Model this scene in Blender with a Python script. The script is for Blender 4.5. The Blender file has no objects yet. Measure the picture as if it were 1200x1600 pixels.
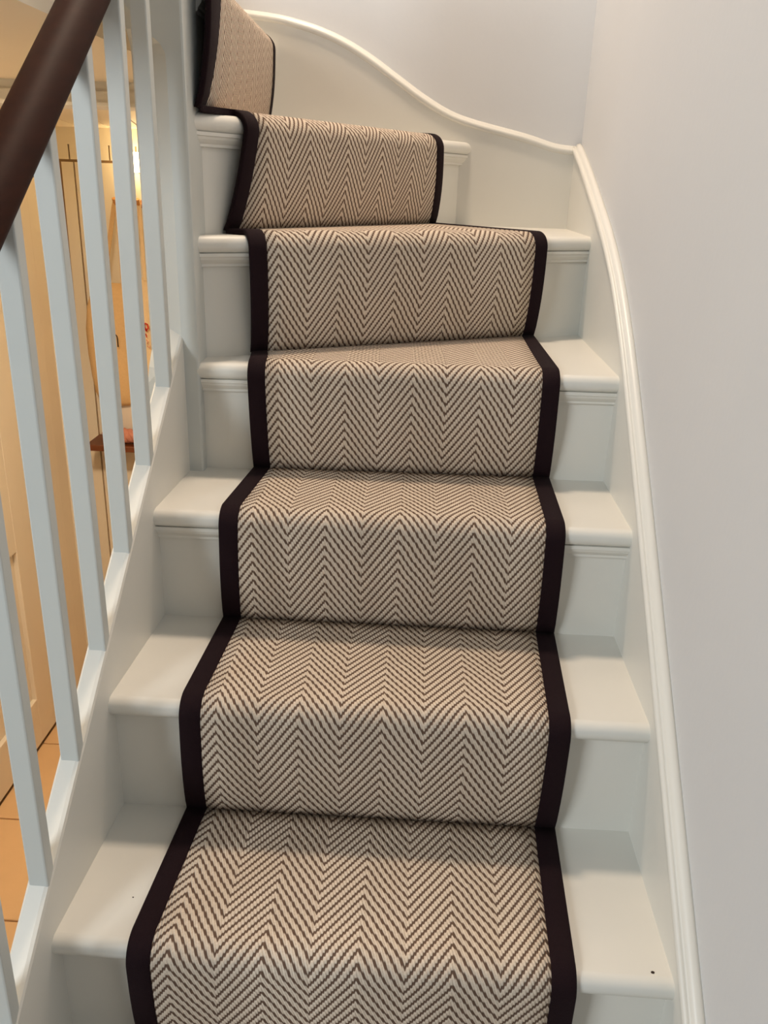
import bpy, bmesh, math, random
from mathutils import Vector, Matrix, noise
random.seed(7)
S = bpy.context.scene
COL = S.collection

# ------------------------------------------------------------------ camera
cam_d = bpy.data.cameras.new('camera')
cam = bpy.data.objects.new('camera', cam_d)
COL.objects.link(cam)
cam_d.sensor_fit = 'VERTICAL'
cam_d.sensor_height = 24.0
cam_d.lens = 1318.43 / 1600 * 24.0
cam_d.clip_start = 0.02
YAW, PITCH, ROLL = 0.0354, -0.3712, 0.0341
fw = Vector((-math.sin(YAW) * math.cos(PITCH), math.cos(YAW) * math.cos(PITCH), math.sin(PITCH)))
rt = Vector((math.cos(YAW), math.sin(YAW), 0))
up = rt.cross(fw)
rt2 = rt * math.cos(ROLL) + up * math.sin(ROLL)
up2 = up * math.cos(ROLL) - rt * math.sin(ROLL)
M = Matrix((rt2, up2, -fw)).transposed().to_4x4()
M.translation = Vector((0.4091, -0.7541, 1.0437))
cam.matrix_world = M
S.camera = cam

# ------------------------------------------------------------------ world, light, exposure
S.view_settings.view_transform = 'Standard'
S.view_settings.look = 'None'
S.view_settings.exposure = 0.24
S.view_settings.gamma = 1.0
S.view_settings.use_curve_mapping = False
W_ = bpy.data.worlds.new('world')
S.world = W_
W_.use_nodes = True
W_.node_tree.nodes['Background'].inputs[0].default_value = (0.93, 0.96, 1.0, 1)
W_.node_tree.nodes['Background'].inputs[1].default_value = 0.035


def area_light(name, loc, target, size, size_y, power, color):
    d = bpy.data.lights.new(name, 'AREA')
    d.shape = 'RECTANGLE'
    d.size = size
    d.size_y = size_y
    d.energy = power
    d.color = color
    o = bpy.data.objects.new(name, d)
    COL.objects.link(o)
    o.location = loc
    o.rotation_euler = (Vector(target) - Vector(loc)).to_track_quat('-Z', 'Y').to_euler()
    return o


# daylight from the hall window behind the camera and to the left
area_light('window_daylight', (-2.4, -2.7, 2.1), (0.6, 0.6, 0.7), 1.3, 1.4, 94, (0.90, 0.965, 1.0))
# warm lamp on the upper floor, above the winders
area_light('landing_lamp', (0.25, 1.08, 3.0), (0.4, 0.45, 0.5), 0.22, 0.22, 28, (1.0, 0.79, 0.60))
# hall ceiling lamp, under the hall ceiling
hl = area_light('hall_ceiling_lamp', (-0.50, 1.02, 1.235), (-0.62, 1.4, -0.9), 0.25, 0.25, 19, (1.0, 0.78, 0.54))
hl.data.spread = math.radians(150)


# ------------------------------------------------------------------ materials
def lin(r, g, b):
    f = lambda c: (c / 255) / 12.92 if c / 255 <= 0.04045 else ((c / 255 + 0.055) / 1.055) ** 2.4
    return (f(r), f(g), f(b), 1)


def mat(name, rgb, rough=0.5, noise_scale=0, noise_amt=0.0, bump=0.0, bump_scale=60, metallic=0.0, spec=0.5, emit=None, stretch=(1, 1, 1)):
    m = bpy.data.materials.new(name)
    m.use_nodes = True
    nt = m.node_tree
    b = nt.nodes['Principled BSDF']
    b.inputs['Base Color'].default_value = lin(*rgb)
    b.inputs['Roughness'].default_value = rough
    b.inputs['Metallic'].default_value = metallic
    b.inputs['Specular IOR Level'].default_value = spec
    tc = nt.nodes.new('ShaderNodeTexCoord')
    mp = nt.nodes.new('ShaderNodeMapping')
    mp.inputs['Scale'].default_value = stretch
    nt.links.new(tc.outputs['Object'], mp.inputs[0])
    if noise_amt:
        n = nt.nodes.new('ShaderNodeTexNoise')
        n.inputs['Scale'].default_value = noise_scale
        n.inputs['Detail'].default_value = 4
        nt.links.new(mp.outputs[0], n.inputs['Vector'])
        mx = nt.nodes.new('ShaderNodeMix')
        mx.data_type = 'RGBA'
        c = lin(*rgb)
        mx.inputs[6].default_value = tuple(max(0, v * (1 - noise_amt)) for v in c[:3]) + (1,)
        mx.inputs[7].default_value = tuple(min(1, v * (1 + noise_amt)) for v in c[:3]) + (1,)
        nt.links.new(n.outputs['Fac'], mx.inputs[0])
        nt.links.new(mx.outputs[2], b.inputs['Base Color'])
    if bump:
        n2 = nt.nodes.new('ShaderNodeTexNoise')
        n2.inputs['Scale'].default_value = bump_scale
        n2.inputs['Detail'].default_value = 3
        nt.links.new(mp.outputs[0], n2.inputs['Vector'])
        bp = nt.nodes.new('ShaderNodeBump')
        bp.inputs['Strength'].default_value = bump
        bp.inputs['Distance'].default_value = 0.002
        nt.links.new(n2.outputs['Fac'], bp.inputs['Height'])
        nt.links.new(bp.outputs[0], b.inputs['Normal'])
    if emit:
        b.inputs['Emission Color'].default_value = lin(*emit[0])
        b.inputs['Emission Strength'].default_value = emit[1]
    return m


PAINT = mat('white_gloss_paint', (226, 224, 216), 0.38, 9, 0.025, 0.10, 35)
WALL = mat('wall_emulsion', (220, 220, 220), 0.75, 5, 0.02, 0.10, 90)
PAINT_SHADED = mat('shaded_white_paint', (202, 205, 201), 0.4, 12, 0.02, 0.08, 40)  # white paint darkened for balusters and newel: their shade put into the colour
RAIL = mat('dark_mahogany', (48, 20, 9), 0.6, 14, 0.45, 0.06, 40, spec=0.12, stretch=(6, 0.6, 6))
BIND = mat('dark_cotton_binding', (27, 9, 15), 0.85, 700, 0.35, 0.5, 900, spec=0.2)
CREAM = mat('hall_cream_paint', (234, 224, 206), 0.5, 5, 0.03, 0.06, 60)
BOARD = mat('hall_board_paint', (238, 228, 208), 0.45, 6, 0.03, 0.05, 60)
GROOVE = mat('board_groove', (150, 120, 84), 0.7, 6, 0.05)
TILE = mat('stone_floor_tile', (222, 184, 138), 0.45, 7, 0.10, 0.10, 40)
GROUT = mat('tile_grout', (176, 140, 100), 0.8, 30, 0.1)
DARK = mat('gap_shade_and_nails', (40, 26, 16), 0.8, 20, 0.1)  # colour of the nail heads, and of the painted shade under the door
CANVAS_A = mat('tan_canvas', (222, 188, 140), 0.9, 120, 0.08, 0.4, 400, spec=0.1)
CANVAS_B = mat('cream_canvas', (240, 215, 175), 0.9, 120, 0.06, 0.4, 400, spec=0.1)
INK = mat('black_print', (25, 18, 14), 0.8, 200, 0.1)
REDINK = mat('red_print', (200, 40, 25), 0.8, 200, 0.1)
PINKINK = mat('pink_print', (226, 150, 130), 0.8, 200, 0.1)
SHELFWOOD = mat('brown_shelf_wood', (110, 58, 26), 0.45, 12, 0.3, 0.05, 60, stretch=(1, 8, 8))
PEG = mat('pale_peg_wood', (200, 140, 75), 0.5, 20, 0.15, stretch=(4, 1, 4))
PINK = mat('pink_knit', (205, 140, 120), 0.9, 90, 0.15, 0.6, 300, spec=0.1)
BOXW = mat('white_card', (228, 218, 205), 0.7, 20, 0.03)
BOXG = mat('grey_card', (120, 108, 98), 0.7, 20, 0.05)
SHADE = mat('opal_lamp_shade', (255, 240, 215), 0.4, 10, 0.01, emit=((255, 222, 165), 11.0))
BRASS = mat('lamp_brass', (150, 110, 60), 0.35, 30, 0.05, metallic=1.0)


def carpet_mat():
    m = bpy.data.materials.new('herringbone_wool')
    m.use_nodes = True
    nt = m.node_tree
    b = nt.nodes['Principled BSDF']
    b.inputs['Roughness'].default_value = 0.92
    b.inputs['Specular IOR Level'].default_value = 0.15
    uv = nt.nodes.new('ShaderNodeUVMap')
    uv.uv_map = 'UVMap'
    sp = nt.nodes.new('ShaderNodeSeparateXYZ')
    nt.links.new(uv.outputs[0], sp.inputs[0])

    def mth(op, a, bb=None, c=None):
        n = nt.nodes.new('ShaderNodeMath')
        n.operation = op
        for i, x in enumerate((a, bb, c)):
            if x is None:
                continue
            if isinstance(x, (int, float)):
                n.inputs[i].default_value = x
            else:
                nt.links.new(x, n.inputs[i])
        return n.outputs[0]
    # gentle wander of the rows
    nz = nt.nodes.new('ShaderNodeTexNoise')
    nz.inputs['Scale'].default_value = 22
    nz.inputs['Detail'].default_value = 2
    nt.links.new(uv.outputs[0], nz.inputs['Vector'])
    wob = mth('MULTIPLY', mth('SUBTRACT', nz.outputs['Fac'], 0.5), 0.004)
    u = mth('ADD', sp.outputs[0], wob)
    v = mth('ADD', sp.outputs[1], wob)
    HALF, PER = 0.056, 0.0163
    tri = mth('PINGPONG', mth('SUBTRACT', u, 0.020 - 1.12), HALF)      # 0 on the peaks
    ph0 = mth('ADD', v, mth('MULTIPLY', tri, 5 * PER / HALF))
    # the yarn is twisted: short slanted loops nibble at both edges of each rope
    tw = mth('SINE', mth('MULTIPLY', mth('ADD', u, mth('MULTIPLY', v, 0.25)), 2 * math.pi / 0.0040))
    ph = mth('ADD', ph0, mth('MULTIPLY', tw, 0.0012))
    fr = mth('FRACT', mth('DIVIDE', ph, PER))
    d = mth('ABSOLUTE', mth('SUBTRACT', fr, 0.5))                       # 0 mid-rope, 0.5 in the gap
    rmp = nt.nodes.new('ShaderNodeMapRange')
    rmp.interpolation_type = 'SMOOTHSTEP'
    rmp.inputs['From Min'].default_value = 0.25
    rmp.inputs['From Max'].default_value = 0.38
    nt.links.new(d, rmp.inputs['Value'])
    dark = rmp.outputs['Result']
    # colour variation from loop to loop
    n3 = nt.nodes.new('ShaderNodeTexNoise')
    n3.inputs['Scale'].default_value = 420
    n3.inputs['Detail'].default_value = 2
    nt.links.new(uv.outputs[0], n3.inputs['Vector'])
    lightmix = nt.nodes.new('ShaderNodeMix')
    lightmix.data_type = 'RGBA'
    lightmix.inputs[6].default_value = lin(200, 181, 161)
    lightmix.inputs[7].default_value = lin(240, 226, 208)
    nt.links.new(n3.outputs['Fac'], lightmix.inputs[0])
    mx = nt.nodes.new('ShaderNodeMix')
    mx.data_type = 'RGBA'
    mx.inputs[7].default_value = lin(112, 90, 76)
    nt.links.new(dark, mx.inputs[0])
    nt.links.new(lightmix.outputs[2], mx.inputs[6])
    nt.links.new(mx.outputs[2], b.inputs['Base Color'])
    hgt = mth('ADD', mth('SUBTRACT', 1.0, mth('MULTIPLY', mth('MULTIPLY', d, d), 3.6)), mth('MULTIPLY', tw, 0.24))
    bp = nt.nodes.new('ShaderNodeBump')
    bp.inputs['Strength'].default_value = 0.8
    bp.inputs['Distance'].default_value = 0.0020
    nt.links.new(hgt, bp.inputs['Height'])
    nt.links.new(bp.outputs[0], b.inputs['Normal'])
    return m


CARPET = carpet_mat()


# ------------------------------------------------------------------ builders
class MB:
    def __init__(s):
        s.v, s.f, s.sm, s.uv = [], [], [], {}

    def add(s, verts, faces, smooth=False):
        o = len(s.v)
        s.v += [tuple(q) for q in verts]
        for f in faces:
            s.f.append(tuple(i + o for i in f))
            s.sm.append(smooth)
        return o

    def box(s, x0, x1, y0, y1, z0, z1):
        s.add([(x0, y0, z0), (x1, y0, z0), (x1, y1, z0), (x0, y1, z0), (x0, y0, z1), (x1, y0, z1), (x1, y1, z1), (x0, y1, z1)],
              [(0, 3, 2, 1), (4, 5, 6, 7), (0, 1, 5, 4), (1, 2, 6, 5), (2, 3, 7, 6), (3, 0, 4, 7)])

    def prism(s, poly, z0, z1):
        n = len(poly)
        s.add([(x, y, z0) for x, y in poly] + [(x, y, z1) for x, y in poly],
              [tuple(range(n - 1, -1, -1)), tuple(range(n, 2 * n))] + [(i, (i + 1) % n, n + (i + 1) % n, n + i) for i in range(n)])

    def loft(s, rings, smooth=False, cap=True, closed=True):
        n = len(rings[0])
        vs = [q for r in rings for q in r]
        fs = []
        for j in range(len(rings) - 1):
            for i in range(n if closed else n - 1):
                k = (i + 1) % n
                fs.append((j * n + i, j * n + k, (j + 1) * n + k, (j + 1) * n + i))
        o = s.add(vs, fs, smooth)
        if cap and closed:
            s.f.append(tuple(o + i for i in range(n - 1, -1, -1)))
            s.sm.append(False)
            s.f.append(tuple(o + (len(rings) - 1) * n + i for i in range(n)))
            s.sm.append(False)

    def tube(s, pts, r, n=10, cap=True):
        pts = [Vector(q) for q in pts]
        rings = []
        prev = None
        for i, q in enumerate(pts):
            t = (pts[min(i + 1, len(pts) - 1)] - pts[max(i - 1, 0)]).normalized()
            a = Vector((0, 0, 1)) if abs(t.z) < 0.9 else Vector((1, 0, 0))
            if prev is not None:
                a = prev
            e1 = (a - t * a.dot(t)).normalized()
            e2 = t.cross(e1)
            prev = e1
            rr = r[i] if isinstance(r, (list, tuple)) else r
            rings.append([q + (e1 * math.cos(2 * math.pi * k / n) + e2 * math.sin(2 * math.pi * k / n)) * rr for k in range(n)])
        s.loft(rings, True, cap)

    def build(s, name, material, parent=None, bevel=0.0, seg=2):
        me = bpy.data.meshes.new(name)
        me.from_pydata(s.v, [], s.f)
        me.polygons.foreach_set('use_smooth', s.sm)
        me.update()
        bm = bmesh.new()
        bm.from_mesh(me)
        bmesh.ops.recalc_face_normals(bm, faces=bm.faces)
        bm.to_mesh(me)
        bm.free()
        me.materials.append(material)
        o = bpy.data.objects.new(name, me)
        COL.objects.link(o)
        if parent:
            o.parent = parent
        if bevel:
            md = o.modifiers.new('bevel', 'BEVEL')
            md.width = bevel
            md.segments = seg
            md.limit_method = 'ANGLE'
            md.angle_limit = math.radians(40)
        return o


def thing(name, label, cat, loc=(0, 0, 0), group=None):
    o = bpy.data.objects.new(name, None)
    o.empty_display_size = 0.1
    COL.objects.link(o)
    o.location = (0, 0, 0)
    tag(o, label, cat, group)
    return o


def tag(o, label=None, cat=None, group=None, kind=None):
    if label:
        o['label'] = label
    if cat:
        o['category'] = cat
    if group:
        o['group'] = group
    if kind:
        o['kind'] = kind
    return o


def struct(o, label):
    o['kind'] = 'structure'
    o['label'] = label
    return o


def V2(a, b):
    return Vector((a, b))


# ------------------------------------------------------------------ stair geometry (metres)
H, T, OV = 0.19, 0.028, 0.022
G = 0.2196
XL = lambda y: 0.028 * y                 # inner face of the open-side string
XR = lambda y: 0.739 + 0.0047 * y        # inner face of the wall string
NX = 0.046                               # newel right face
YB = 1.3866                              # face of the string on the back wall
Z = {-1: -0.19, 0: 0.0, 1: 0.19, 2: 0.38, 3: 0.5686, 4: 0.7567, 5: 0.9559, 6: 1.1383, 7: 1.328}
YLk = {-1: -2 * G, 0: -G, 1: 0.0, 2: G + .0013, 3: 2 * G + .0062, 4: 3 * G - .0169}
YRk = {-1: -2 * G - .008, 0: -G - .008, 1: -.0081, 2: G + .0035, 3: 2 * G + .0098, 4: 3 * G + .0047}


class Line:
    """front face of one riser seen in plan: start a (open side), direction d, n points down the stair"""
    def __init__(s, a, b):
        s.a = V2(*a)
        s.b = V2(*b)
        s.d = (s.b - s.a).normalized()
        s.n = V2(s.d.y, -s.d.x)
        s.L = (s.b - s.a).length

    def at(s, t, off=0.0):
        return s.a + s.d * t + s.n * off

    def atx(s, x, off=0.0):
        a = s.a + s.n * off
        return a + s.d * ((x - a.x) / s.d.x)

    def aty(s, y, off=0.0):
        a = s.a + s.n * off
        return a + s.d * ((y - a.y) / s.d.y)


R = {}
for k in (-1, 0, 1, 2, 3):
    R[k] = Line((XL(YLk[k]), YLk[k]), (XR(YRk[k]), YRk[k]))
R[4] = Line((NX, YLk[4]), (XR(YRk[4]), YRk[4]))
R[5] = Line((NX, 0.6718), (XR(1.0741), 1.0741))
R[6] = Line((NX, 0.6962), (0.4834, YB))
R[7] = Line((NX, 0.70), (0.030, YB))


def ends(k, off):
    """where the riser line k, moved off towards the camera, meets string / newel and wall"""
    l = R[k]
    if k <= 5:
        return l.atx(l.a.x, off), l.atx(l.b.x, off)
    if k == 6:
        return l.atx(NX, off), l.aty(YB, off)
    return l.at(0, off), l.aty(YB, off)


# ------------------------------------------------------------------ room shell
def wall_slab(name, poly, z0, z1, m, label):
    b = MB()
    b.prism(poly, z0, z1)
    return struct(b.build(name, m), label)


XW = lambda y: XR(y) + 0.018
YW = YB + 0.018
FZ = -0.95
wall_slab('wall_right', [(XW(-1.9), -1.9), (XW(-1.9) + .12, -1.9), (XW(YW) + .12, YW + .12), (XW(YW), YW + .12)], FZ, 3.2, WALL, 'smooth off-white plaster wall beside the stairs')
wb = MB()
wb.prism([(-1.07, YW), (XW(YW), YW), (XW(YW), YW + .10), (-1.07, YW + .10)], 1.19, 3.2)
wb.prism([(-0.05, YW), (XW(YW), YW), (XW(YW), YW + .10), (-0.05, YW + .10)], FZ, 1.19)
struct(wb.build('wall_back', WALL), 'smooth off-white plaster wall behind the winder steps')

# string boards fixed to the walls
def smooth_curve(pts, n=8):
    out = []
    for i in range(len(pts) - 1):
        p0 = pts[max(i - 1, 0)]
        p1, p2 = pts[i], pts[i + 1]
        p3 = pts[min(i + 2, len(pts) - 1)]
        for j in range(n):
            t = j / n
            out.append(tuple(0.5 * ((2 * b_) + (-a_ + c_) * t + (2 * a_ - 5 * b_ + 4 * c_ - d_) * t * t + (-a_ + 3 * b_ - 3 * c_ + d_) * t ** 3)
                             for a_, b_, c_, d_ in zip(p0, p1, p2, p3)))
    out.append(pts[-1])
    return out


RC = smooth_curve([(-1.0, -0.600), (-.60, -.256), (-.25, .044), (-.077, .193), (.117, .360), (.262, .485), (.43, .628), (.60, .768), (.70, .842), (.80, .905), (.93, .968), (1.09, 1.030), (1.24, 1.085), (1.392, 1.134)], 6)
BC = smooth_curve([(.752, 1.128), (.70, 1.133), (.629, 1.152), (.509, 1.178), (.449, 1.197), (.389, 1.228), (.33, 1.265), (.27, 1.303), (.21, 1.335), (.153, 1.357), (.10, 1.371), (.053, 1.380), (-.03, 1.388)], 6)


def string_board(name, curve, to3, drop, label, mat_):
    """to3(s, depth, z): depth 0 on the wall, 0.018 on the room face"""
    b = MB()
    rings = []
    for s_, z in curve:
        rings.append([to3(s_, 0, z - drop), to3(s_, .018, z - drop), to3(s_, .018, z), to3(s_, 0, z)])
    b.loft(rings)
    o = struct(b.build(name, mat_), label)
    # moulding along the top
    prof = [(0, .006), (.006, .010), (.012, .0085), (.015, .004), (.0165, .0015), (.018, .003), (.0215, .003), (.0235, -.001), (.0235, -.005), (.0215, -.009), (.018, -.010), (0, -.010)]
    b = MB()
    rings = []
    for i, (s_, z) in enumerate(curve):
        a, c = curve[max(i - 1, 0)], curve[min(i + 1, len(curve) - 1)]
        tx, tz = c[0] - a[0], c[1] - a[1]
        L = math.hypot(tx, tz)
        nx, nz = (-tz / L, tx / L) if tx > 0 else (tz / L, -tx / L)
        if i in (0, len(curve) - 1):
            nx, nz = 0, 1
        rings.append([to3(s_ + nx * h, d, z + nz * h) for d, h in prof])
    b.loft(rings, True)
    mo = b.build('moulding', PAINT, o)
    return o


string_board('baseboard_right', RC, lambda s_, d, z: (XW(s_) - d, s_, z), 0.42, 'white painted string board following the steps up the right wall', PAINT)
string_board('baseboard_back', BC, lambda s_, d, z: (s_, YW - d, z), 0.62, 'white painted string board with S-curved top on the back wall', PAINT)

# ------------------------------------------------------------------ staircase
stair = thing('staircase', 'white painted winding wooden staircase with bullnose treads', 'staircase')


def bar(b, k, prof, smooth=True, inset=(0, 0)):
    """sweep a (off, z) profile along riser line k between its two ends"""
    rings = [[], []]
    for off, z in prof:
        p, q = ends(k, off)
        rings[0].append((p.x - .004, p.y, z))
        rings[1].append((q.x + .004 if k < 6 else q.x, q.y + (.004 if k >= 6 else 0), z))
    b.loft(rings, smooth)


def tread_poly(k):
    off = OV - T / 2
    p, q = ends(k, off)
    if k <= 2:
        n = R[k + 1]
        return [(p.x - .004, p.y), (q.x + .004, q.y), (n.b.x + .004, n.b.y + .012), (n.a.x - .004, n.a.y + .012)]
    if k == 3:
        n = R[4]
        return [(p.x - .004, p.y), (q.x + .004, q.y), (n.b.x + .004, n.b.y + .012), (NX - .02, n.a.y + .012), (XL(.64) - .004, n.a.y + .012)]
    if k == 4:
        n = R[5]
        return [(p.x - .004, p.y), (q.x + .004, q.y), (n.b.x + .004, n.b.y + .012), (NX - .004, n.a.y + .012)]
    if k == 5:
        n = R[6]
        return [(p.x - .004, p.y), (q.x + .004, q.y), (XR(YB) + .004, YB + .004), (n.b.x - .010, YB + .004), (NX - .004, n.a.y + .008)]
    if k == 6:
        n = R[7]
        return [(p.x - .004, p.y), (q.x, q.y + .004), (n.b.x - .012, YB + .004), (NX - .012, n.a.y)]
    return [(p.x, p.y), (q.x, q.y + .004), (-.14, YB + .004), (-.14, p.y)]


for k in range(-1, 8):
    z = Z[k]
    b = MB()
    b.prism(tread_poly(k), z - T, z)
    c = OV - T / 2
    prof = [(c + T / 2 * math.sin(math.pi * i / 10), z - T / 2 + T / 2 * math.cos(math.pi * i / 10)) for i in range(11)]
    ra, rb = [], []
    for off, zz in prof:
        p, q = ends(k, off)
        ra.append((p.x - .004, p.y, zz))
        rb.append((q.x + .004 if k < 6 else q.x, q.y + (.004 if k >= 6 else 0), zz))
    b.loft([ra, rb], True, False, False)
    b.build('tread', PAINT, stair)
    # riser
    b = MB()
    zb = Z[k - 1] if k - 1 in Z else z - H
    bar(b, k, [(0, zb - .006), (0, z - T + .002), (-.012, z - T + .002), (-.012, zb - .006)], False)
    b.build('riser', PAINT, stair)
    if k >= 3:
        b = MB()
        zz = z - T + .0005
        bar(b, k, [(-.002, zz), (.0165, zz), (.0165, zz - .0055), (.0135, zz - .0065), (.0125, zz - .0105), (.009, zz - .0150), (.0065, zz - .0175), (.0065, zz - .0215), (.002, zz - .0225), (-.002, zz - .0225)], False)
        b.build('scotia', PAINT, stair)

for x, y, r_ in ((.7170, -.0110, .0022), (.0790, .0510, .0010)):
    b = MB()
    b.prism([(x + r_ * math.cos(a * math.pi / 4), y + r_ * .8 * math.sin(a * math.pi / 4)) for a in range(8)], Z[1] - .001, Z[1] + .0006)
    b.build('nail_head', DARK, stair)

# ------------------------------------------------------------------ banister: string, newel, balusters, rail
ban = thing('banister', 'white stick banister with dark wooden handrail on the open side of the stairs', 'banister')
SZ = lambda y: 0.266 + 0.862 * y
b = MB()
rings = []
for i in range(12):
    y = -0.9 + (0.632 + 0.9) * i / 11
    x0, x1 = XL(y) - .0235, XL(y) + .004
    zt = SZ(y)
    rings.append([(x0, y, zt - .42), (x1, y, zt - .42), (x1, y, zt - .006), (x1 - .0018, y, zt - .0015), (x1 - .006, y, zt), (x0 + .003, y, zt), (x0, y, zt - .003)])
b.loft(rings, False)
b.build('string_board', PAINT, ban)

# newel: square post, front-left corner chamfered between a lamb's-tongue stop and the foot
def newel_ring(z, c):
    x0, x1, y0, y1 = -.042, NX, .620, .700
    c = max(c, .0004)
    e = .004
    return [(x0 + c * 1.9, y0, z), (x1 - e, y0, z), (x1 - e * .3, y0 + e * .3, z), (x1, y0 + e, z), (x1, y1, z), (x0, y1, z), (x0, y0 + c, z)]


b = MB()
nr = [(FZ, .0), (.70, .0), (.72, .0), (.745, .012), (.77, .032), (1.19, .032), (1.21, .0315), (1.223, .028), (1.232, .022), (1.238, .017), (1.242, .013), (1.250, .011), (1.259, .008), (1.270, .0035), (1.28, 0), (1.62, 0), (1.63, .0)]
b.loft([newel_ring(z, c) for z, c in nr], False)
b.build('newel_post', PAINT_SHADED, ban)

RAILP = lambda y: (-.0122 + .028 * y, y, 1.036 + .787 * (y - .115))
BW, BD = .0238, .0190
BY = [-.227 + .1098 * i for i in range(8)]
BY = [y + .0005 for y in BY if y < .60]
for i, y in enumerate(BY):
    b = MB()
    xc = XL(y) - .0090
    y0, y1 = y, y + BD
    zt = RAILP(y)[2] - .006
    h = BW / 2
    rings = []
    lean = (0, 0, 0, 0, -.005, 0, .003, -.001)[i]
    for f, zz in enumerate((SZ(y) - .02, SZ(y) + .25, SZ(y) + .48, zt + .012)):
        xc = XL(y) - .0090 + lean * (f / 3) ** 2
        rings.append([(xc - h, y0, zz), (xc + h, y0, zz), (xc + h, y1, zz), (xc - h, y1, zz)])
    b.loft(rings)
    b.build('baluster', PAINT_SHADED, ban, bevel=.0022, seg=2)
b = MB()
pts = [RAILP(-.9 + i * (1.52 / 24)) for i in range(25)]
rings = []
t = Vector((.028, 1, .787)).normalized()
sx = Vector((1, 0, 0))
sx = (sx - t * sx.dot(t)).normalized()
sy = sx.cross(t).normalized()
for q in pts:
    q = Vector(q)
    rings.append([q + sx * (.0262 * math.cos(a)) + sy * (.0250 * math.sin(a) if math.sin(a) * sy.z > -.6 else .0225 * math.sin(a)) for a in [2 * math.pi * i / 24 for i in range(24)]])
b.loft(rings, True)
b.build('handrail', RAIL, ban)

# ------------------------------------------------------------------ carpet runner
run = thing('stair_runner', 'beige herringbone wool stair runner with dark plum bound edges', 'carpet runner')
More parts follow.
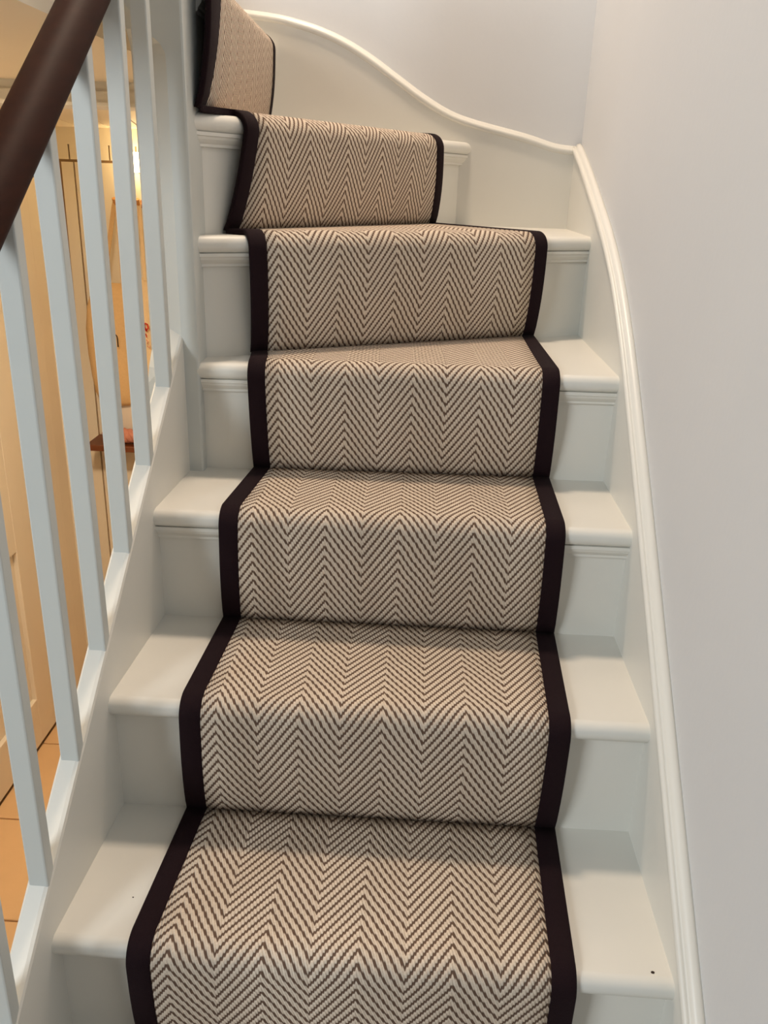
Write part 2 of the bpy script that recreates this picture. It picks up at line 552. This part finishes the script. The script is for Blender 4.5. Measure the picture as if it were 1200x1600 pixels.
# carpet extents along each riser line: at the foot of the riser and at the nosing (left, right)
CF = {
    -1: ((.090, .612), (.090, .612)), 0: ((.094, .618), (.094, .618)),
    1: ((.096, .626), (.096, .626)), 2: ((.098, .628), (.102, .628)), 3: ((.101, .632), (.105, .628)),
    4: ((.083, .600), (.080, .597)), 5: ((.077, .683), (.071, .679)), 6: ((.040, .708), (.072, .690)), 7: ((-.045, .630), (-.040, .615)),
}
FOOT, LIFT, RAD = .010, .009, .030
vacc = {}
v0 = 0.0
for k in range(-1, 8):
    l = R[k]
    zb, z = (Z[k - 1] if k - 1 in Z else Z[k] - H), Z[k]
    (bl, br), (nl, nr_) = CF[k]
    prof = []          # (kind, off, z, nrm_off, nrm_z, f)   f = 0 at the foot, 1 at the nosing
    c_off = OV + .010 - RAD
    c_z = z + LIFT - RAD
    NR = 9
    for i in range(NR):
        f = i / NR
        off = FOOT + (c_off + RAD - FOOT) * (f ** 0.8) + .004 * math.sin(math.pi * f)
        if i == 0:
            off = FOOT - .001
        prof.append((off, zb + LIFT * .6 + (c_z - zb - LIFT * .6) * f, 1.0, 0.0, f))
    for i in range(9):
        a = math.pi / 2 * i / 8
        prof.append((c_off + RAD * math.cos(a), c_z + RAD * math.sin(a), math.cos(a), math.sin(a), 1.0))
    # left and right edge polylines in 3D with normals
    rows = []
    v = v0
    prev = None
    for off, zz, no, nz, f in prof:
        sl = bl + (nl - bl) * f
        sr = br + (nr_ - br) * f
        p, q = l.at(sl, off), l.at(sr, off)
        nrm = Vector((l.n.x * no, l.n.y * no, nz))
        if prev:
            v += math.hypot(off - prev[0], zz - prev[1])
        prev = (off, zz)
        rows.append((Vector((p.x, p.y, zz)), Vector((q.x, q.y, zz)), nrm, v))
    # the tread, back to the foot of the next riser
    if k + 1 in R:
        nx = R[k + 1]
        (b2l, b2r), _ = CF[k + 1]
        pl, pr = nx.at(b2l, FOOT - .002), nx.at(b2r, FOOT - .002)
    else:
        pl, pr = l.at(bl, -.19), l.at(br, -.19)
    sl0, sr0 = rows[-1][0], rows[-1][1]
    vtop = v
    for i in range(1, 9):
        f = i / 8
        p = sl0.lerp(Vector((pl.x, pl.y, sl0.z)), f)
        q = sr0.lerp(Vector((pr.x, pr.y, sr0.z)), f)
        dip = -.002 * f
        p.z += dip
        q.z += dip
        rows.append((p, q, Vector((0, 0, 1)), None))
    base_off = prof[-1][0]

    def uvof(P, vv):
        d2 = V2(P.x, P.y) - l.a
        u = d2.dot(l.d) - nl - .03
        if vv is None:
            vv = vtop + (base_off - d2.dot(l.n))
        return (u, vv)
    BWD = .030
    nrow = len(rows)
    lw = [BWD] * nrow
    rw = [BWD] * nrow
    if k == 7:
        lw = [.036 + .06 * min(1, i / 14) for i in range(nrow)]
    if k == 6:
        lw = [BWD + (.055 * (i - nrow + 9) / 8 if i > nrow - 9 else 0) for i in range(nrow)]
    # field
    NCOL = 14
    me = bpy.data.meshes.new('carpet_panel')
    vs, fs, uvs = [], [], []
    for i, (p, q, nrm, vv) in enumerate(rows):
        wd = (q - p).length
        f0, f1 = (lw[i] - .003) / wd, 1 - (rw[i] - .003) / wd
        for j in range(NCOL + 1):
            P = p.lerp(q, f0 + (f1 - f0) * j / NCOL)
            vs.append(P)
            uvs.append(uvof(P, vv))
    n = NCOL + 1
    for i in range(len(rows) - 1):
        for j in range(NCOL):
            fs.append((i * n + j, i * n + j + 1, (i + 1) * n + j + 1, (i + 1) * n + j))
    me.from_pydata(vs, [], fs)
    ul = me.uv_layers.new(name='UVMap')
    for lp in me.loops:
        ul.data[lp.index].uv = uvs[lp.vertex_index]
    me.polygons.foreach_set('use_smooth', [True] * len(me.polygons))
    me.materials.append(CARPET)
    panel = bpy.data.objects.new('carpet_panel', me)
    COL.objects.link(panel)
    panel.parent = run
    md = panel.modifiers.new('thick', 'SOLIDIFY')
    md.thickness = .006
    md.offset = -1
    # bindings
    for side in (0, 1):
        b = MB()
        rings = []
        for i, (p, q, nrm, vv) in enumerate(rows):
            wdt = lw[i] if side == 0 else rw[i]
            if side == 0:
                e, dr = p, (q - p).normalized()
            else:
                e, dr = q, (p - q).normalized()
            sec = [(.0015, -.0085), (0, -.006), (0, -.002), (.0008, .0004), (.0025, .0013), (wdt * .5, .0016), (wdt - .002, .0013), (wdt - .0005, .0005), (wdt, -.003), (wdt, -.0085)]
            rings.append([e + dr * a + nrm * h for a, h in sec])
        b.loft(rings, True)
        b.build('edge_binding', BIND, panel)
    # continue the pattern on the next step
    v0 = vtop + (rows[-1][0] - sl0).length

# ------------------------------------------------------------------ hall seen through the banister
HX = -0.95
fl = MB()
fl.box(HX - .1, XW(0), -.9, 2.62, FZ - .08, FZ - .006)
floor = struct(fl.build('floor', GROUT), 'warm stone tiled hall floor below the stairs')
tx0, ty0, ts = HX + .02, -0.98, .40
for i in range(3):
    for j in range(9):
        x0, y0 = tx0 + i * ts, ty0 + j * ts
        x1, y1 = min(x0 + ts - .006, -.03), min(y0 + ts - .006, 2.5)
        if x1 - x0 < .05 or y1 - y0 < .05:
            continue
        b = MB()
        b.box(x0, x1, y0, y1, FZ - .012, FZ)
        b.build('tile', TILE, floor, bevel=.002, seg=1)
wall_slab('wall_left', [(HX - .1, -.5), (HX, -.5), (HX, 2.62), (HX - .1, 2.62)], FZ - .01, 1.45, CREAM, 'cream painted hall wall with the cupboard door')
wall_slab('wall_alcove_unseen', [(-.14, YW + .10), (-.04, YW + .10), (-.04, 2.62), (-.14, 2.62)], FZ - .01, 1.45, CREAM, 'unseen cream side wall added to catch light in the coat alcove')  # out of view, added to close the alcove and catch light
# hall ceiling
b = MB()
b.box(HX - .1, -.115, .20, YW, 1.243, 1.45)
struct(b.build('ceiling', CREAM), 'low cream hall ceiling beside the stairwell')
# beam with two faces over the alcove mouth
b = MB()
b.box(HX, -.06, YW - .012, YW + .12, 1.196, 1.222)
b.box(HX, -.06, YW - .004, YW + .12, 1.215, 1.246)
b.box(HX, -.06, YW - .020, YW - .010, 1.190, 1.198)
struct(b.build('trim_1', PAINT), 'painted beam over the coat alcove')
# alcove ceiling of boards laid at a slant
cb = MB()
cb.box(HX, -.04, YW + .10, 2.62, 1.206, 1.30)
alc = struct(cb.build('ceiling_alcove', GROOVE), 'boarded ceiling of the coat alcove')
ca, sa = math.cos(math.radians(14)), math.sin(math.radians(14))
def clip(poly, n, c):
    out = []
    for i in range(len(poly)):
        a, q = poly[i], poly[(i + 1) % len(poly)]
        da, dq = a[0] * n[0] + a[1] * n[1] - c, q[0] * n[0] + q[1] * n[1] - c
        if da <= 0:
            out.append(a)
        if da * dq < 0:
            t_ = da / (da - dq)
            out.append((a[0] + (q[0] - a[0]) * t_, a[1] + (q[1] - a[1]) * t_))
    return out


for i in range(-6, 14):
    w0, w1 = -1.1 + i * .11, -1.1 + i * .11 + .106
    poly = []
    for s_, w in ((-3, w0), (3, w0), (3, w1), (-3, w1)):
        poly.append((w * ca - s_ * sa, YW + w * sa + s_ * ca))
    for n_, c_ in (((-1, 0), -HX), ((1, 0), -.14), ((0, -1), -(YW + .12)), ((0, 1), 2.50)):
        poly = clip(poly, n_, c_) if len(poly) > 2 else []
    if len(poly) > 2:
        b = MB()
        b.prism(poly, 1.196, 1.208)
        b.build('plank', CREAM, alc)
# matchboarded wall at the end
b = MB()
b.box(HX - .1, -.04, 2.50, 2.62, FZ - .01, 1.30)
far = struct(b.build('wall_hall_end', GROOVE), 'cream wall of narrow upright boards behind the hanging bags')
bw = .0490
for i in range(18):
    x0 = HX + .018 + i * bw
    b = MB()
    b.box(x0, x0 + bw - .006, 2.492, 2.502, 1.089, 1.140)
    b.build('board', BOARD, far)
    x0 += .014
    if x0 + bw < -.05:
        b = MB()
        b.box(x0, x0 + bw - .006, 2.492, 2.502, FZ, 1.080)
        b.build('board', BOARD, far)
b = MB()
b.box(HX, -.14, 2.490, 2.502, 1.139, 1.205)
b.build('top_rail', BOARD, far)

# cupboard door in the left wall
b = MB()
D0, D1, DT = 1.05, 2.205, 1.02
x0, x1 = HX, HX + .022
def dbox(y0, y1, z0, z1, xa=x0 - .005, xb=x1):
    b.box(xa, xb, y0, y1, z0, z1)
dbox(D0, 1.13, FZ + .012, DT)
dbox(1.812, D1, FZ + .012, DT)
dbox(1.13, 1.812, FZ + .012, -.755)
dbox(1.13, 1.812, -.165, DT)
dbox(1.13, 1.812, -.755, -.165, x0 - .005, x0 + .006)
door = struct(b.build('door_1', CREAM, bevel=.002), 'cream cupboard door with a low recessed panel')
b = MB()
b.box(HX, HX + .012, D0, D1, FZ, FZ + .014)  # dark strip standing in for the shade in the gap under the door
b.build('gap_shade_strip', DARK, door)
b = MB()
b.box(HX, HX + .020, D1 + .003, D1 + .10, FZ, 1.06)
b.box(HX, HX + .028, D1 + .085, D1 + .10, FZ, 1.06)
b.box(HX, HX + .020, D0 - .1, D0 - .003, FZ, 1.06)
b.box(HX, HX + .020, D0 - .1, D1 + .1, DT + .003, 1.09)
struct(b.build('trim_2', CREAM, bevel=.002), 'cream door surround in the hall')

# ------------------------------------------------------------------ coat alcove things
def coat_hook(x, z, label):
    t_ = thing('coat_hook', label, 'hook', group='coat hooks on the boarded wall')
    b = MB()
    b.tube([(x, 2.494, z), (x, 2.486, z)], [.016, .014], 14)
    b.build('back_plate', PEG, t_)
    b = MB()
    b.tube([(x, 2.490, z), (x, 2.455, z - .004), (x, 2.435, z + .002), (x, 2.426, z + .018)], [.007, .006, .007, .009], 10)
    b.build('peg', PEG, t_)
    return t_


coat_hook(-.710, .945, 'wooden peg hook holding the tan bag')
coat_hook(-.628, .945, 'wooden peg hook holding the pale bag')


def tote(name, label, xs, material, y, dep, seed, ztop):
    """xs: (z, x_left, x_right) rows from bottom to top"""
    t_ = thing(name, label, 'bag', group='bags hanging on the boarded wall')
    b = MB()
    rings = []
    NN = 28
    for i, (z, xl, xr) in enumerate(xs):
        f = i / (len(xs) - 1)
        cx, hw = (xl + xr) / 2 + .027, (xr - xl) / 2
        dp = dep * (math.sin(math.pi * min(1, f * .85 + .12)) ** .6) * (1 if f < .85 else .45)
        ring = []
        for j in range(NN):
            a = 2 * math.pi * j / NN
            ca_, sa_ = math.cos(a), math.sin(a)
            px = cx + hw * math.copysign(abs(ca_) ** .75, ca_)
            py = y + dp * math.copysign(abs(sa_) ** .9, sa_)
            w = noise.noise(Vector((px * 18 + seed, z * 9, sa_ * 1.5))) * .010
            ring.append((px, py + w, z + noise.noise(Vector((px * 12, seed, z * 12))) * .004))
        rings.append(ring)
    b.loft(rings, True)
    b.build('body', material, t_)
    return t_


BAG1 = [(.205, -.835, -.735), (.222, -.853, -.71), (.255, -.868, -.705), (.31, -.876, -.700), (.40, -.882, -.698), (.50, -.881, -.700), (.58, -.872, -.702), (.64, -.850, -.708), (.668, -.838, -.716)]
t1 = tote('tote_bag', 'tan canvas tote bag with a black mark hanging from a peg', BAG1, CANVAS_A, 2.425, .045, 1.3, .668)
BAG2 = [(.222, -.676, -.655), (.245, -.686, -.638), (.30, -.689, -.624), (.38, -.690, -.618), (.48, -.689, -.618), (.58, -.686, -.621), (.655, -.681, -.632), (.690, -.676, -.640)]
t2 = tote('tote_bag', 'pale cream cloth bag with red lettering hanging from a peg', BAG2, CANVAS_B, 2.430, .040, 5.1, .69)


def strap(parent, pts, wd, m):
    b = MB()
    pts = smooth_curve(pts, 6)
    rings = []
    for x, y, z in pts:
        x += .027
        rings.append([(x - wd / 2, y - .002, z), (x + wd / 2, y - .002, z), (x + wd / 2, y + .002, z), (x - wd / 2, y + .002, z)])
    b.loft(rings)
    b.build('strap', m, parent)


strap(t1, [(-.80, 2.415, .655), (-.775, 2.425, .78), (-.745, 2.435, .93), (-.737, 2.437, .957)], .016, CANVAS_A)
strap(t1, [(-.725, 2.415, .655), (-.728, 2.425, .78), (-.733, 2.437, .93), (-.737, 2.439, .957)], .016, CANVAS_A)
strap(t2, [(-.685, 2.425, .68), (-.675, 2.432, .80), (-.660, 2.437, .93), (-.655, 2.439, .957)], .012, CANVAS_B)
strap(t2, [(-.645, 2.425, .68), (-.648, 2.432, .80), (-.652, 2.439, .93), (-.655, 2.441, .957)], .012, CANVAS_B)


def pen(parent, name, pts, r, m):
    b = MB()
    b.tube([(x + .027, y, z) for x, y, z in pts], r, 6)
    b.build(name, m, parent)


yf = 2.372
pen(t1, 'print', [(-.764, yf, .470), (-.760, yf, .482), (-.754, yf, .486), (-.749, yf, .480), (-.748, yf, .465), (-.748, yf, .440)], .0022, INK)
yf = 2.383
pen(t2, 'print', [(-.648, yf, .520), (-.642, yf, .530), (-.634, yf, .526), (-.632, yf, .512), (-.640, yf, .504), (-.648, yf, .510), (-.647, yf, .520), (-.638, yf, .500)], .0030, REDINK)
pen(t2, 'print', [(-.643, yf, .492), (-.640, yf, .478)], .0022, REDINK)
pen(t2, 'print', [(-.642, yf, .470), (-.636, yf, .462), (-.640, yf, .454)], .0018, PINKINK)
pen(t2, 'print', [(-.640, yf, .446), (-.633, yf, .440), (-.630, yf, .448)], .0016, PINKINK)

# wall lamp
lamp = thing('wall_lamp', 'glowing opal glass wall lamp on the boarded wall', 'lamp')
b = MB()
b.box(-.635, -.605, 2.478, 2.493, 1.05, 1.12)
b.build('back_plate', BRASS, lamp, bevel=.003)
b = MB()
rings = []
for z, r_ in ((1.052, .036), (1.056, .041), (1.085, .042), (1.114, .041), (1.118, .036)):
    rings.append([(-.622 + r_ * math.cos(2 * math.pi * i / 20), 2.436 + r_ * math.sin(2 * math.pi * i / 20), z) for i in range(20)])
b.loft(rings, True)
b.build('shade', SHADE, lamp)

# shelf and what stands on it
sh = thing('wall_shelf', 'small dark brown wooden shelf under the hanging bags', 'shelf')
b = MB()
b.box(-.872, -.45, 2.34, 2.495, .036, .060)
b.build('shelf_board', SHELFWOOD, sh, bevel=.003)
for x in (-.80, -.52):
    b = MB()
    b.prism([(x - .01, 2.38), (x + .01, 2.38), (x + .01, 2.494), (x - .01, 2.494)], -.05, .037)
    b.build('bracket', SHELFWOOD, sh)
bx = thing('storage_box', 'white card box with grey band standing on the wall shelf', 'box')
b = MB()
b.box(-.79, -.60, 2.425, 2.488, .086, .205)
b.build('upper_box', BOXW, bx, bevel=.003)
b = MB()
b.box(-.792, -.598, 2.423, 2.490, .060, .088)
b.build('base_band', BOXG, bx, bevel=.002)
b = MB()
b.box(-.655, -.615, 2.418, 2.424, .150, .160)
b.box(-.648, -.62, 2.418, 2.424, .10, .140)
b.build('print', INK, bx)
kn = thing('knitted_bundle', 'pink braided knit bundle lying on the brown shelf', 'knit')
for s_ in range(3):
    b = MB()
    pts = []
    for i in range(22):
        f = i / 21
        a = f * 4.2 * math.pi + s_ * 2 * math.pi / 3
        pts.append((-.80 + .13 * f, 2.375 + .012 * math.cos(a), .094 + .016 * math.sin(a)))
    b.tube(pts, [.010 + .006 * math.sin(math.pi * min(1, .15 + i / 24)) for i in range(22)], 8)
    b.build('strand', PINK, kn)
